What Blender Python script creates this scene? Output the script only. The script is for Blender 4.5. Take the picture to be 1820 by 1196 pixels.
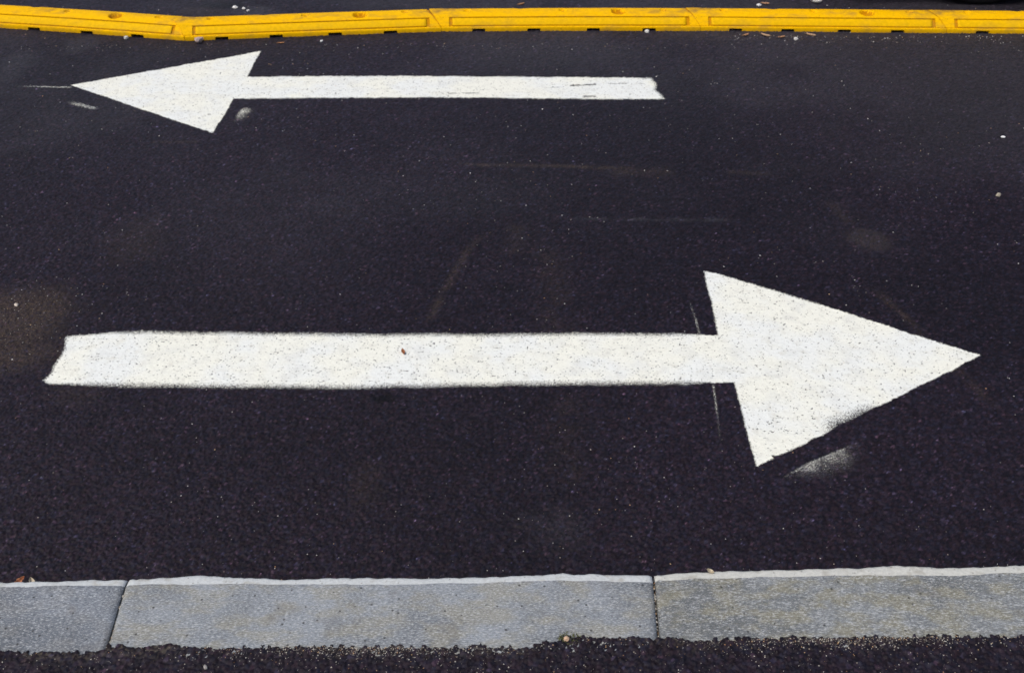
import bpy, bmesh, math, random
import numpy as np
from mathutils import Vector, Matrix

random.seed(7)
S = bpy.context.scene
for o in list(bpy.data.objects):
    bpy.data.objects.remove(o)
C = S.collection
R = math.radians

# ------------------------------------------------------------------ camera, sky, sun, exposure
cam_data = bpy.data.cameras.new('camera')
cam = bpy.data.objects.new('camera', cam_data)
C.objects.link(cam)
cam.location = (0, 0, 1.63)
cam.rotation_euler = (R(90 - 36.67), 0, 0)
cam_data.sensor_width = 36.0
cam_data.lens = 35.01
cam_data.clip_start = 0.02
cam_data.clip_end = 2000
cam_data.dof.use_dof = True
cam_data.dof.focus_distance = 2.35
cam_data.dof.aperture_fstop = 6.3
S.camera = cam

SUN_ELEV, SUN_AZ = 60.0, -125.0          # azimuth measured from +Y (away from the camera), negative = left
world = bpy.data.worlds.new('World')
S.world = world
world.use_nodes = True
wn = world.node_tree
sky = wn.nodes.new('ShaderNodeTexSky')
sky.sky_type = 'NISHITA'
sky.sun_disc = False
sky.sun_elevation = R(SUN_ELEV)
sky.sun_rotation = R(SUN_AZ)
sky.dust_density = 4.0
sky.air_density = 1.0
sky.ozone_density = 1.0
bg = wn.nodes['Background']
bg.inputs['Strength'].default_value = 0.13
wn.links.new(sky.outputs[0], bg.inputs['Color'])

sun_data = bpy.data.lights.new('sun', 'SUN')
sun_data.energy = 1.5
sun_data.angle = R(30)
sun_data.color = (1.0, 0.955, 0.88)
sun = bpy.data.objects.new('sun', sun_data)
C.objects.link(sun)
az, el = R(SUN_AZ), R(SUN_ELEV)
to_sun = Vector((math.sin(az) * math.cos(el), math.cos(az) * math.cos(el), math.sin(el)))
sun.rotation_euler = to_sun.to_track_quat('Z', 'Y').to_euler()
sun.location = to_sun * 30

S.view_settings.view_transform = 'Standard'
S.view_settings.look = 'None'
S.view_settings.gamma = 1
S.view_settings.use_curve_mapping = False
S.view_settings.exposure = 0.12

# ------------------------------------------------------------------ helpers
def tag(o, label=None, cat=None, group=None, kind=None):
    if label: o['label'] = label
    if cat: o['category'] = cat
    if group: o['group'] = group
    if kind: o['kind'] = kind
    return o

def link(name, mesh, mats=(), parent=None, smooth=False):
    for m in mats:
        mesh.materials.append(m)
    if smooth:
        mesh.polygons.foreach_set('use_smooth', np.ones(len(mesh.polygons), dtype=bool))
    o = bpy.data.objects.new(name, mesh)
    C.objects.link(o)
    if parent is not None:
        o.parent = parent
    return o

def empty(name, loc=(0, 0, 0), rz=0.0):
    o = bpy.data.objects.new(name, None)
    o.empty_display_size = 0.1
    C.objects.link(o)
    o.location = loc
    o.rotation_euler = (0, 0, rz)
    return o

def quad_mesh(name, verts, quads):
    """fast mesh from numpy arrays of vertices (n,3) and quads (m,4)"""
    me = bpy.data.meshes.new(name)
    verts = np.ascontiguousarray(verts, dtype=np.float32)
    quads = np.ascontiguousarray(quads, dtype=np.int32)
    me.vertices.add(len(verts))
    me.vertices.foreach_set('co', verts.ravel())
    me.loops.add(quads.size)
    me.loops.foreach_set('vertex_index', quads.ravel())
    me.polygons.add(len(quads))
    me.polygons.foreach_set('loop_start', np.arange(0, quads.size, 4, dtype=np.int32))
    me.polygons.foreach_set('loop_total', np.full(len(quads), 4, dtype=np.int32))
    me.update(calc_edges=True)
    return me

def grid_quads(nr, nc):
    i = np.arange(nr - 1)[:, None] * nc + np.arange(nc - 1)[None, :]
    return np.stack([i, i + 1, i + nc + 1, i + nc], -1).reshape(-1, 4)

def set_float(me, name, vals):
    a = me.attributes.new(name, 'FLOAT', 'POINT')
    a.data.foreach_set('value', np.ascontiguousarray(vals, dtype=np.float32).ravel())

def set_col(me, name, rgb):
    a = me.attributes.new(name, 'FLOAT_COLOR', 'POINT')
    rgba = np.ones((len(rgb), 4), dtype=np.float32)
    rgba[:, :3] = rgb
    a.data.foreach_set('color', rgba.ravel())

def hash2(ix, iy, k):
    n = (ix.astype(np.int64) * 374761393 + iy.astype(np.int64) * 668265263 + k * 2147483647 + 974711) & 0xffffffff
    n = ((n ^ (n >> 13)) * 1274126177) & 0xffffffff
    n = ((n ^ (n >> 16)) * 2246822519) & 0xffffffff
    n = n ^ (n >> 15)
    return (n & 0xffffff).astype(np.float64) / float(0x1000000)

def vnoise(x, y, s, k):
    """smooth value noise 0..1 with cell size s"""
    u, v = x / s, y / s
    ix, iy = np.floor(u), np.floor(v)
    fx, fy = u - ix, v - iy
    fx = fx * fx * (3 - 2 * fx); fy = fy * fy * (3 - 2 * fy)
    a, b = hash2(ix, iy, k), hash2(ix + 1, iy, k)
    c, d = hash2(ix, iy + 1, k), hash2(ix + 1, iy + 1, k)
    return (a * (1 - fx) + b * fx) * (1 - fy) + (c * (1 - fx) + d * fx) * fy

def fbm(x, y, s, k, n=4):
    t, a, w = 0, 1.0, 0
    for i in range(n):
        t = t + a * vnoise(x + 13.7 * i, y - 7.1 * i, s / 2 ** i, k + i)
        w += a; a *= 0.55
    return t / w

def cells(x, y, s, k):
    """jittered cell noise: distance to the nearest and second stone (in cells), stone id hash x3, stone centre"""
    u, v = x / s, y / s
    ix, iy = np.floor(u), np.floor(v)
    d1 = np.full(u.shape, 9.0); d2 = d1.copy()
    bx = np.zeros(u.shape); by = bx.copy(); px = bx.copy(); py = bx.copy()
    for ox in (-1, 0, 1):
        for oy in (-1, 0, 1):
            cx, cy = ix + ox, iy + oy
            qx = cx + 0.1 + 0.8 * hash2(cx, cy, k); qy = cy + 0.1 + 0.8 * hash2(cx, cy, k + 1)
            d = np.hypot(qx - u, qy - v)
            m = d < d1
            d2 = np.where(m, d1, np.minimum(d2, d))
            d1 = np.where(m, d, d1)
            bx = np.where(m, cx, bx); by = np.where(m, cy, by)
            px = np.where(m, qx, px); py = np.where(m, qy, py)
    return d1, d2, bx, by, px * s, py * s

def smooth(a, b, t):
    t = np.clip((t - a) / (b - a), 0, 1)
    return t * t * (3 - 2 * t)

def seg_dist(x, y, pts):
    """distance to an open polyline, and the signed side"""
    best = np.full(x.shape, 1e9); along = np.zeros(x.shape); side = np.zeros(x.shape)
    L = 0.0
    for (ax, ay), (bx, by) in zip(pts[:-1], pts[1:]):
        dx, dy = bx - ax, by - ay
        l = math.hypot(dx, dy)
        t = np.clip(((x - ax) * dx + (y - ay) * dy) / (l * l), 0, 1)
        d = np.hypot(x - ax - t * dx, y - ay - t * dy)
        m = d < best
        best = np.where(m, d, best)
        along = np.where(m, L + t * l, along)
        side = np.where(m, ((x - ax) * dy - (y - ay) * dx) / l, side)
        L += l
    return best, along / L, side

def poly_sd(x, y, pts):
    """signed distance to a closed polygon, negative inside"""
    d, _, _ = seg_dist(x, y, list(pts) + [pts[0]])
    inside = np.zeros(x.shape, dtype=bool)
    n = len(pts)
    for i in range(n):
        (ax, ay), (bx, by) = pts[i], pts[(i + 1) % n]
        if ay == by: continue
        c = ((ay > y) != (by > y)) & (x < (bx - ax) * (y - ay) / (by - ay) + ax)
        inside ^= c
    return np.where(inside, -d, d)

# ------------------------------------------------------------------ materials
class NT:
    def __init__(self, name):
        self.m = bpy.data.materials.new(name)
        self.m.use_nodes = True
        self.t = self.m.node_tree
        self.b = self.t.nodes['Principled BSDF']
    def n(self, typ, **kw):
        nd = self.t.nodes.new(typ)
        for k, v in kw.items():
            setattr(nd, k, v)
        return nd
    def l(self, a, b):
        self.t.links.new(a, b)
    def val(self, sock, v):
        if hasattr(v, 'is_output') or isinstance(v, bpy.types.NodeSocket):
            self.l(v, sock)
        else:
            sock.default_value = v
    def math(self, op, a, b=0.0, c=0.0):
        nd = self.n('ShaderNodeMath', operation=op)
        for s, v in zip(nd.inputs, (a, b, c)):
            self.val(s, v)
        return nd.outputs[0]
    def mix(self, f, a, b, blend='MIX'):
        nd = self.n('ShaderNodeMix', data_type='RGBA', blend_type=blend)
        self.val(nd.inputs[0], f)
        for s, v in ((nd.inputs[6], a), (nd.inputs[7], b)):
            self.val(s, v if isinstance(v, bpy.types.NodeSocket) else (*v, 1.0))
        return nd.outputs[2]
    def coord(self, scale=(1, 1, 1)):
        tc = self.n('ShaderNodeTexCoord')
        mp = self.n('ShaderNodeMapping')
        mp.inputs['Scale'].default_value = scale
        self.l(tc.outputs['Object'], mp.inputs['Vector'])
        return mp.outputs[0]
    def noise(self, vec, scale, detail=3.0, rough=0.55):
        nd = self.n('ShaderNodeTexNoise')
        self.l(vec, nd.inputs['Vector'])
        nd.inputs['Scale'].default_value = scale
        nd.inputs['Detail'].default_value = detail
        nd.inputs['Roughness'].default_value = rough
        return nd.outputs[0]
    def voronoi(self, vec, scale, out='Distance'):
        nd = self.n('ShaderNodeTexVoronoi')
        self.l(vec, nd.inputs['Vector'])
        nd.inputs['Scale'].default_value = scale
        return nd.outputs[out]
    def ramp(self, f, a, b, lo=0.0, hi=1.0):
        nd = self.n('ShaderNodeMapRange', interpolation_type='SMOOTHSTEP')
        self.val(nd.inputs[0], f)
        for i, v in enumerate((a, b, lo, hi)):
            self.val(nd.inputs[i + 1], v)
        return nd.outputs[0]
    def attr(self, name, out='Fac'):
        nd = self.n('ShaderNodeAttribute', attribute_name=name)
        return nd.outputs[out]
    def bump(self, h, strength, dist):
        nd = self.n('ShaderNodeBump')
        nd.inputs['Strength'].default_value = strength
        nd.inputs['Distance'].default_value = dist
        self.l(h, nd.inputs['Height'])
        self.l(nd.outputs[0], self.b.inputs['Normal'])
    def col(self, v): self.val(self.b.inputs['Base Color'], v if isinstance(v, bpy.types.NodeSocket) else (*v, 1.0))
    def rough(self, v): self.val(self.b.inputs['Roughness'], v)
    def spec(self, v): self.val(self.b.inputs['Specular IOR Level'], v)

ASPHALT = (0.0134, 0.0094, 0.0176)

def mat_asphalt(name, far=False):
    t = NT(name)
    v = t.coord()
    if far:                                            # beyond the modelled aggregate: stones only as relief in the material
        vc = t.n('ShaderNodeTexVoronoi'); t.l(v, vc.inputs['Vector']); vc.inputs['Scale'].default_value = 115
        g = t.n('ShaderNodeSeparateColor'); t.l(vc.outputs['Color'], g.inputs[0])
        k = t.ramp(g.outputs[0], 0.0, 1.0, 0.6, 1.5)
        c = t.mix(1.0, ASPHALT, t.n('ShaderNodeCombineColor').outputs[0], 'MULTIPLY')
        cc = c.node.inputs[7].links[0].from_node
        for i in range(3): t.l(k, cc.inputs[i])
        t.col(c)
        h = t.math('SUBTRACT', 1.0, vc.outputs['Distance'])
        t.bump(h, 0.7, 0.004)
    else:
        c = t.attr('stone', 'Color')
        n1 = t.noise(v, 260, 4, 0.6)
        n2 = t.noise(v, 900, 2, 0.6)
        dirt = t.math('MULTIPLY', t.attr('dirt'), t.ramp(n1, 0.36, 0.62))
        dust_and_sheen = t.math('MULTIPLY', t.attr('dust_and_sheen'), t.ramp(n2, 0.32, 0.68))
        c = t.mix(dirt, c, (0.085, 0.06, 0.040))
        c = t.mix(dust_and_sheen, c, (0.16, 0.16, 0.175))
        t.col(c)
        t.bump(n2, 0.35, 0.0012)
    t.rough(t.ramp(t.noise(v, 500, 2), 0.3, 0.7, 0.5, 0.75))
    t.spec(0.20)
    return t.m

def mat_paint():
    t = NT('white_road_paint')
    v = t.coord()
    big = t.noise(v, 5.0, 3)
    mid = t.noise(v, 38, 4)
    fine = t.noise(v, 420, 3, 0.65)
    c = t.mix(t.ramp(big, 0.40, 0.62), (0.80, 0.80, 0.70), (0.765, 0.785, 0.745))
    c = t.mix(t.ramp(mid, 0.48, 0.76, 0.0, 0.6), c, (0.62, 0.61, 0.53))
    c = t.mix(t.ramp(t.noise(v, 13, 4), 0.50, 0.72, 0.0, 0.32), c, (0.58, 0.59, 0.56))
    c = t.mix(t.ramp(fine, 0.56, 0.70, 0.0, 0.45), c, (0.38, 0.37, 0.32))
    speck = t.noise(v, 150, 3, 0.6)
    c = t.mix(t.math('MULTIPLY', t.ramp(speck, 0.605, 0.665, 0.0, 0.9), t.ramp(mid, 0.38, 0.52)), c, (0.07, 0.07, 0.06))
    t.col(c)
    t.rough(0.62); t.spec(0.3)
    grain = t.noise(v, 420, 3, 0.7)
    th = t.ramp(grain, 0.28, 0.72)
    cov = t.attr('cover')
    a = t.ramp(t.math('SUBTRACT', cov, th), -0.38, 0.32)
    a = t.math('MULTIPLY', a, t.ramp(cov, 0.02, 0.26))
    t.l(a, t.b.inputs['Alpha'])
    t.bump(fine, 0.25, 0.001)
    return t.m

def mat_granite(name, cool, warm, warmth, dark):
    t = NT(name)
    v = t.coord((1, 2.8, 2.8))
    fleck = t.noise(v, 165, 3, 0.7)
    fleck2 = t.noise(v, 330, 2, 0.6)
    patch = t.noise(t.coord(), 9, 4)
    patch2 = t.noise(t.coord((1, 2, 2)), 17, 3)
    c = t.mix(t.ramp(patch, 0.36, 0.66), [x * 0.86 for x in cool], [x * 1.12 for x in cool])
    broad = t.ramp(t.noise(t.coord((1, 1.4, 1.4)), 3.6, 2), 0.38, 0.62, 0.74, 1.14)
    bc = t.n('ShaderNodeCombineColor')
    for i in range(3): t.l(broad, bc.inputs[i])
    c = t.mix(1.0, c, bc.outputs[0], 'MULTIPLY')
    c = t.mix(t.math('MULTIPLY', t.ramp(patch2, 0.42, 0.66), warmth), c, warm)
    c = t.mix(t.ramp(fleck, 0.50, 0.66, 0.0, 0.75), c, (0.50, 0.52, 0.53))
    big = t.noise(t.coord((1, 3.0, 3.0)), 55, 3, 0.6)
    c = t.mix(t.ramp(big, 0.54, 0.72, 0.0, 0.22), c, (0.42, 0.44, 0.45))
    c = t.mix(t.ramp(big, 0.46, 0.32, 0.0, 0.22), c, [x * 0.6 for x in cool])
    c = t.mix(t.ramp(fleck2, 0.54, 0.70, 0.0, 0.40 * warmth), c, (0.46, 0.42, 0.29))
    c = t.mix(t.ramp(fleck, 0.46, 0.34, 0.0, 0.8), c, [x * 0.5 for x in cool])
    spot = t.voronoi(t.coord(), 42)
    c = t.mix(t.ramp(spot, 0.13, 0.07, 0.0, 0.8), c, (0.03, 0.028, 0.028))
    stain = t.ramp(t.noise(t.coord(), 14, 2), 0.60, 0.75, 0.0, dark)
    c = t.mix(stain, c, (0.13, 0.12, 0.11))
    t.col(c); t.rough(0.8); t.spec(0.3)
    t.bump(t.math('ADD', fleck, t.math('MULTIPLY', t.noise(t.coord(), 60, 3), 1.2)), 0.35, 0.002)
    return t.m

def mat_rough_edge(name, col):
    t = NT(name)
    v = t.coord()
    n = t.noise(v, 140, 4, 0.65)
    c = t.mix(t.ramp(n, 0.35, 0.65), [x * 0.86 for x in col], col)
    c = t.mix(t.ramp(t.noise(v, 34, 4), 0.54, 0.72, 0, 0.6), c, (0.34, 0.32, 0.27))
    c = t.mix(t.ramp(t.voronoi(v, 70), 0.16, 0.08, 0.0, 0.6), c, (0.16, 0.15, 0.13))
    t.col(c); t.rough(0.85); t.spec(0.25)
    t.bump(n, 0.5, 0.003)
    return t.m

def mat_yellow(name, col, grime=0.6, rough=0.5):
    t = NT(name)
    v = t.coord()
    n = t.noise(t.coord((1, 2.2, 2.2)), 11, 5, 0.6)
    n2 = t.noise(v, 70, 4, 0.65)
    c = t.mix(t.ramp(n2, 0.3, 0.7), [x * 0.9 for x in col], [min(1, x * 1.06) for x in col])
    c = t.mix(t.ramp(n, 0.46, 0.74, 0.0, 0.55 * grime), c, (0.36, 0.20, 0.035))
    scr = t.noise(t.coord((3, 26, 26)), 14, 3, 0.6)
    c = t.mix(t.ramp(scr, 0.64, 0.74, 0.0, 0.35 * grime), c, (0.40, 0.27, 0.08))
    spot = t.voronoi(v, 26)
    c = t.mix(t.ramp(spot, 0.075, 0.04, 0.0, 0.6 * grime), c, (0.10, 0.06, 0.02))
    scuff = t.math('MULTIPLY', t.attr('scuff'), t.ramp(t.noise(t.coord((1, 1.6, 1.6)), 24, 4, 0.6), 0.36, 0.66))
    c = t.mix(scuff, c, (0.27, 0.155, 0.04))
    t.col(c); t.rough(rough); t.spec(0.05)
    t.bump(n2, 0.18, 0.002)
    return t.m

def mat_plain(name, col, rough=0.7, spec=0.3, var=0.25, scale=60, metal=0.0):
    t = NT(name)
    n = t.noise(t.coord(), scale, 3)
    t.col(t.mix(t.ramp(n, 0.3, 0.7), [x * (1 - var) for x in col], [min(1, x * (1 + var)) for x in col]))
    t.rough(rough); t.spec(spec)
    t.b.inputs['Metallic'].default_value = metal
    t.bump(n, 0.2, 0.002)
    return t.m

def mat_vcol(name, rough=0.75):
    t = NT(name)
    c = t.attr('stone', 'Color')
    n = t.noise(t.coord(), 500, 2)
    t.col(t.mix(t.ramp(n, 0.3, 0.7, 0, 0.3), c, (0.2, 0.18, 0.16)))
    t.rough(rough)
    return t.m

M = {
    'asphalt': mat_asphalt('asphalt'),
    'asphalt_far': mat_asphalt('asphalt_beyond', far=True),
    'paint': mat_paint(),
    'stone_blue': mat_granite('granite_blue_grey', (0.155, 0.174, 0.200), (0.23, 0.22, 0.19), 0.25, 0.45),
    'stone_grey': mat_granite('granite_pale_grey', (0.205, 0.226, 0.248), (0.26, 0.245, 0.185), 0.6, 0.3),
    'stone_warm': mat_granite('granite_ochre_grey', (0.180, 0.195, 0.205), (0.212, 0.203, 0.150), 0.9, 0.4),
    'edge_white': mat_rough_edge('hewn_edge_white', (0.57, 0.595, 0.59)),
    'edge_cream': mat_rough_edge('hewn_edge_cream', (0.585, 0.585, 0.535)),
    'yellow': mat_yellow('yellow_rubber', (0.86, 0.468, 0.0006), 0.95, 0.65),
    'yellow_strip': mat_yellow('yellow_reflector', (0.80, 0.46, 0.002), 0.45, 0.6),
    'yellow_grime_shade': mat_yellow('yellow_rubber_grime_and_shade', (0.56, 0.25, 0.002), 1.2, 0.7),  # grime in the hollows, plus groove shade painted into the colour
    'mortar': mat_plain('dark_joint_dirt', (0.05, 0.042, 0.036), 0.95, 0.1),
}

# ------------------------------------------------------------------ outlines on the ground, in metres
ARROW_RIGHT = [(-1.219, 2.184), (-1.15, 2.197), (-1.022, 2.205), (-0.75, 2.199), (-0.478, 2.192), (-0.015, 2.192), (0.20, 2.197), (0.567, 2.194),
               (0.578, 2.514), (0.615, 2.502), (0.90, 2.328), (1.251, 2.103), (0.57, 1.68), (0.573, 1.990), (0.25, 1.989), (-0.014, 1.985),
               (-0.25, 1.977), (-0.448, 1.974), (-0.882, 1.978), (-1.196, 1.985), (-1.212, 1.998), (-1.200, 2.036), (-1.206, 2.084), (-1.204, 2.13)]
ARROW_LEFT = [(-1.825, 3.929), (-1.119, 4.309), (-1.116, 4.013), (-0.80, 4.022), (-0.499, 4.026), (0.213, 4.013), (0.586, 4.001), (0.594, 3.93),
              (0.581, 3.877), (0.600, 3.84), (0.612, 3.792), (0.43, 3.786), (-0.25, 3.803), (-1.122, 3.792), (-1.13, 3.473)]

KERB_TOP = 0.10
KFAR = np.array([(-2.8, 1.225), (-0.99, 1.261), (-0.882, 1.263), (-0.746, 1.268), (-0.73, 1.266), (-0.613, 1.275), (-0.558, 1.273), (-0.447, 1.266), (-0.338, 1.27),
                 (-0.185, 1.268), (-0.033, 1.272), (0.099, 1.28), (0.271, 1.276), (0.279, 1.279), (0.429, 1.288), (0.651, 1.294), (0.763, 1.301),
                 (0.85, 1.295), (1.006, 1.301), (2.8, 1.337)])
KIN = np.array([(-2.8, 1.214), (-0.986, 1.251), (-0.742, 1.255), (-0.554, 1.258), (-0.336, 1.255), (-0.185, 1.257), (0.098, 1.265), (0.27, 1.263),
                (0.284, 1.268), (0.536, 1.276), (0.712, 1.279), (0.866, 1.279), (1.0, 1.286), (2.8, 1.321)])
KNEAR = np.array([(-2.8, 1.06), (-0.924, 1.102), (-0.737, 1.105), (-0.731, 1.116), (-0.70, 1.113), (-0.52, 1.112), (-0.317, 1.114), (-0.112, 1.114), (0.03, 1.116), (0.07, 1.121),
                  (0.092, 1.130), (0.125, 1.133), (0.262, 1.129), (0.28, 1.133), (0.329, 1.126), (0.452, 1.13), (0.607, 1.133), (0.939, 1.139), (2.8, 1.18)])

def along_line(arr, x):
    return np.interp(x, arr[:, 0], arr[:, 1])

# ------------------------------------------------------------------ road: real aggregate relief near the camera, plain sheet beyond
NC = 860
def half_w(y): return 0.58 + 0.46 * y
rows = [1.20]
while rows[-1] < 5.35:
    rows.append(rows[-1] + 2 * half_w(rows[-1]) / NC)
ry = np.array(rows)
NR = len(ry)
u = np.linspace(-1, 1, NC)
X = u[None, :] * half_w(ry)[:, None]
Y = np.repeat(ry[:, None], NC, 1)

def paint_cover(pts, soft_fn, extras, wob=0.004):
    x0 = min(p[0] for p in pts) - 0.5; x1 = max(p[0] for p in pts) + 0.3
    y0 = min(p[1] for p in pts) - 0.2; y1 = max(p[1] for p in pts) + 0.12
    r = (ry > y0) & (ry < y1)
    out = np.zeros(X.shape)
    xx, yy = X[r], Y[r]
    wx = xx + wob * (fbm(xx, yy, 0.05, 71, 3) - 0.5) * 2
    wy = yy + wob * (fbm(xx, yy, 0.05, 83, 3) - 0.5) * 2
    sd = poly_sd(wx, wy, pts)
    soft = soft_fn(xx, yy)
    cov = np.clip(0.5 - sd / soft, 0, 1)
    cov = extras(xx, yy, cov)
    cov[(xx < x0) | (xx > x1)] = 0
    out[r] = cov
    return out

def soft_right(x, y):
    s = np.full(x.shape, 0.007)
    s = s + (0.022 + 0.006 * (y < 2.09)) * smooth(-1.21, -1.02, x) * smooth(0.53, 0.44, x) * (np.abs(y - 2.09) < 0.17)   # shaft edges: sprayed past the stencil
    s = s + 0.006 * smooth(-1.12, -1.19, x)
    s = np.where((x > 0.62) & (y > 2.22) & (x < 0.9), 0.012, s)
    return s

def extra_right(x, y, c):
    d, a, side = seg_dist(x, y, [(0.80, 1.824), (0.885, 1.868)])
    miss = np.exp(-(d / 0.040) ** 2) * smooth(-0.09, 0.02, side)
    c = c * (1 - 0.85 * np.clip(miss, 0, 1))
    for cx, cy, rx, ry_ in ((0.622, 1.712, 0.011, 0.007), (0.640, 1.708, 0.007, 0.005)):      # chip in the paint near the lower corner
        c = c * (1 - 0.95 * smooth(1.1, 0.7, np.hypot((x - cx) / rx, (y - cy) / ry_) + 0.5 * (vnoise(x, y, 0.006, 17) - 0.5)))
    # overspray beyond the stencil's edge under the head
    d, a, side = seg_dist(x, y, [(0.590, 1.622), (0.70, 1.690), (0.885, 1.790)])
    g = np.where(side > 0, np.exp(-(np.abs(side) / (0.016 + 0.062 * a)) ** 1.3) * (0.55 + 0.9 * (fbm(x, y, 0.03, 640, 3) - 0.3)), np.exp(-(side / 0.006) ** 2)) * smooth(0.0, 0.42, a) * smooth(1.0, 0.35, a)
    g = g * smooth(0.03, 0.0, d - np.abs(side))
    c = np.maximum(c, 0.43 * g)
    d, a, side = seg_dist(x, y, [(0.508, 2.40), (0.515, 2.27), (0.515, 2.20)])
    c = np.maximum(c, 0.44 * np.exp(-(d / 0.0035) ** 2) * smooth(0, 0.8, a) * (0.45 + 0.8 * vnoise(x, y, 0.02, 9)))
    d, a, side = seg_dist(x, y, [(0.517, 1.975), (0.507, 1.85), (0.495, 1.715)])
    c = np.maximum(c, 0.38 * np.exp(-(d / 0.0035) ** 2) * smooth(1.0, 0.2, a) * (0.45 + 0.8 * vnoise(x, y, 0.02, 9)))
    return c

def soft_left(x, y):
    s = np.full(x.shape, 0.008)
    s = np.where((x > -1.09) & (y < 3.9), 0.020, s)
    s = np.where((x > -1.09) & (y > 3.9), 0.014, s)
    s = np.where(x > 0.56, 0.022, s)
    return s

def extra_left(x, y, c):
    d, a, side = seg_dist(x, y, [(-1.060, 3.72), (-1.073, 3.54)])
    g = np.where(side > 0, np.exp(-(side / 0.008) ** 2), np.exp(-(side / 0.035) ** 2)) * smooth(0.0, 0.3, a) * smooth(1.0, 0.2, a)
    g = g * smooth(0.04, 0.0, d - np.abs(side))
    c = np.maximum(c, 0.62 * g * (0.6 + 0.9 * (fbm(x, y, 0.04, 641, 3) - 0.3)))
    d, a, side = seg_dist(x, y, [(-2.13, 3.925), (-1.82, 3.905)])
    c = np.maximum(c, 0.55 * np.exp(-(d / 0.0045) ** 2) * smooth(0.0, 0.8, a))
    d, a, side = seg_dist(x, y, [(-1.80, 3.77), (-1.62, 3.68)])
    c = np.maximum(c, 0.34 * np.exp(-(d / 0.014) ** 2) * smooth(0, 0.4, a) * smooth(1.0, 0.75, a))
    for pts, w, amt in (([(0.236, 3.921), (0.360, 3.938)], 0.010, 0.8), ([(0.395, 3.944), (0.545, 3.944)], 0.007, 0.55), ([(0.295, 3.812), (0.330, 3.815)], 0.012, 0.8),
                        ([(-0.28, 3.842), (-0.14, 3.848)], 0.008, 0.6), ([(-1.185, 3.640), (-1.125, 3.640)], 0.007, 0.8), ([(0.14, 3.905), (0.20, 3.908)], 0.008, 0.45)):
        d, a, side = seg_dist(x, y, pts)                       # scrapes through the paint
        c = c * (1 - amt * np.exp(-(d / w) ** 2) * smooth(0.25, 0.6, vnoise(x, y, 0.018, 7)))
    return c

cov_r = paint_cover(ARROW_RIGHT, soft_right, extra_right)
cov_l = paint_cover(ARROW_LEFT, soft_left, extra_left, 0.005)
cover = np.maximum(cov_r, cov_l)

def aggregate(x, y, s, k):
    """height 0..1 and colours of bitumen-coated stones"""
    wx = x + 0.25 * s * (vnoise(x, y, s * 0.7, k + 40) - 0.5); wy = y + 0.25 * s * (vnoise(x, y, s * 0.7, k + 50) - 0.5)
    d1, d2, bx, by, px, py = cells(wx, wy, s, k)
    lift = hash2(bx, by, k + 2)
    dome = np.sqrt(np.clip(1 - (d1 / 0.95) ** 2, 0, 1))
    gap = smooth(0.0, 0.22, d2 - d1)
    tx = hash2(bx, by, k + 7) - 0.5; ty = hash2(bx, by, k + 8) - 0.5
    face = (tx * (wx - px) + ty * (wy - py)) / s               # each broken stone lies at its own tilt
    h = np.clip((0.25 + 0.75 * lift) * (0.45 + 0.55 * dome) + 1.3 * face, 0, 1.25) * (0.30 + 0.70 * gap)
    t = hash2(bx, by, k + 3); w = hash2(bx, by, k + 4); z = hash2(bx, by, k + 5)
    br = 0.45 + 0.95 * t ** 1.6
    col = np.stack([ASPHALT[0] * (0.78 + 0.55 * w), ASPHALT[1] * (0.92 + 0.16 * t), ASPHALT[2] * (1.10 - 0.22 * w)], -1) * br[..., None]
    worn = (z > 0.95)                                        # stones whose bitumen film has worn through
    col = np.where(worn[..., None], col * (1.4 + 1.5 * hash2(bx, by, k + 6))[..., None], col)
    return h, col, (bx, by, px, py)

h1, col1, _ = aggregate(X, Y, 0.0070, 11)
h2, _, _ = aggregate(X, Y, 0.0040, 23)
lowf = fbm(X, Y, 0.35, 31, 3)
patchy = fbm(X, Y, 0.6, 37, 4)
relief = 0.0046 * h1 + 0.0016 * h2
relief = relief * (0.85 + 0.5 * (patchy - 0.5)) * (1 - 0.72 * smooth(0.2, 0.9, cover)) + 0.0012 * smooth(0.2, 0.9, cover)
Z = relief + 0.004 * (lowf - 0.5) - 0.002
fleck = np.random.default_rng(3).random(X.shape)
col1 = col1 * ((0.86 + 0.34 * smooth(0.3, 0.7, patchy)) * (0.50 + 0.75 * fleck ** 1.2 + 4.0 * np.clip(fleck - 0.985, 0, 1) / 0.015))[..., None]

# stains and dusty patches with their own outlines; far sky sheen painted in below
dirt = np.zeros(X.shape); dust_and_sheen = np.zeros(X.shape)
def streak(field, pts, w, amt, fade=(0.0, 0.15, 0.85, 1.0), k=5, brk=0.5):
    xs = [p[0] for p in pts]; ys = [p[1] for p in pts]
    m = (Y > min(ys) - 5 * w) & (Y < max(ys) + 5 * w) & (X > min(xs) - 5 * w) & (X < max(xs) + 5 * w)
    xx, yy = X[m], Y[m]
    d, a, side = seg_dist(xx + 0.8 * w * (vnoise(xx, yy, 0.06, k) - 0.5), yy + 0.8 * w * (vnoise(xx, yy, 0.06, k + 1) - 0.5), pts)
    g = np.exp(-(d / w) ** 2) * smooth(fade[0] - 1e-6, fade[1], a) * smooth(fade[3] + 1e-6, fade[2], a)
    g = g * (1 - brk + brk * smooth(0.25, 0.65, fbm(xx, yy, 0.05, k + 9, 3)))
    field[m] = np.maximum(field[m], amt * g)
def blob(field, c, r, amt, k=5, edge=0.6):
    m = (np.abs(X - c[0]) < 2.2 * r[0]) & (np.abs(Y - c[1]) < 2.2 * r[1])
    xx, yy = X[m], Y[m]
    q = np.hypot((xx - c[0]) / r[0], (yy - c[1]) / r[1]) + 0.9 * (fbm(xx, yy, min(r) * 0.9, k, 4) - 0.5)
    field[m] = np.maximum(field[m], amt * smooth(1.0, 1.0 - edge, q))
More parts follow.
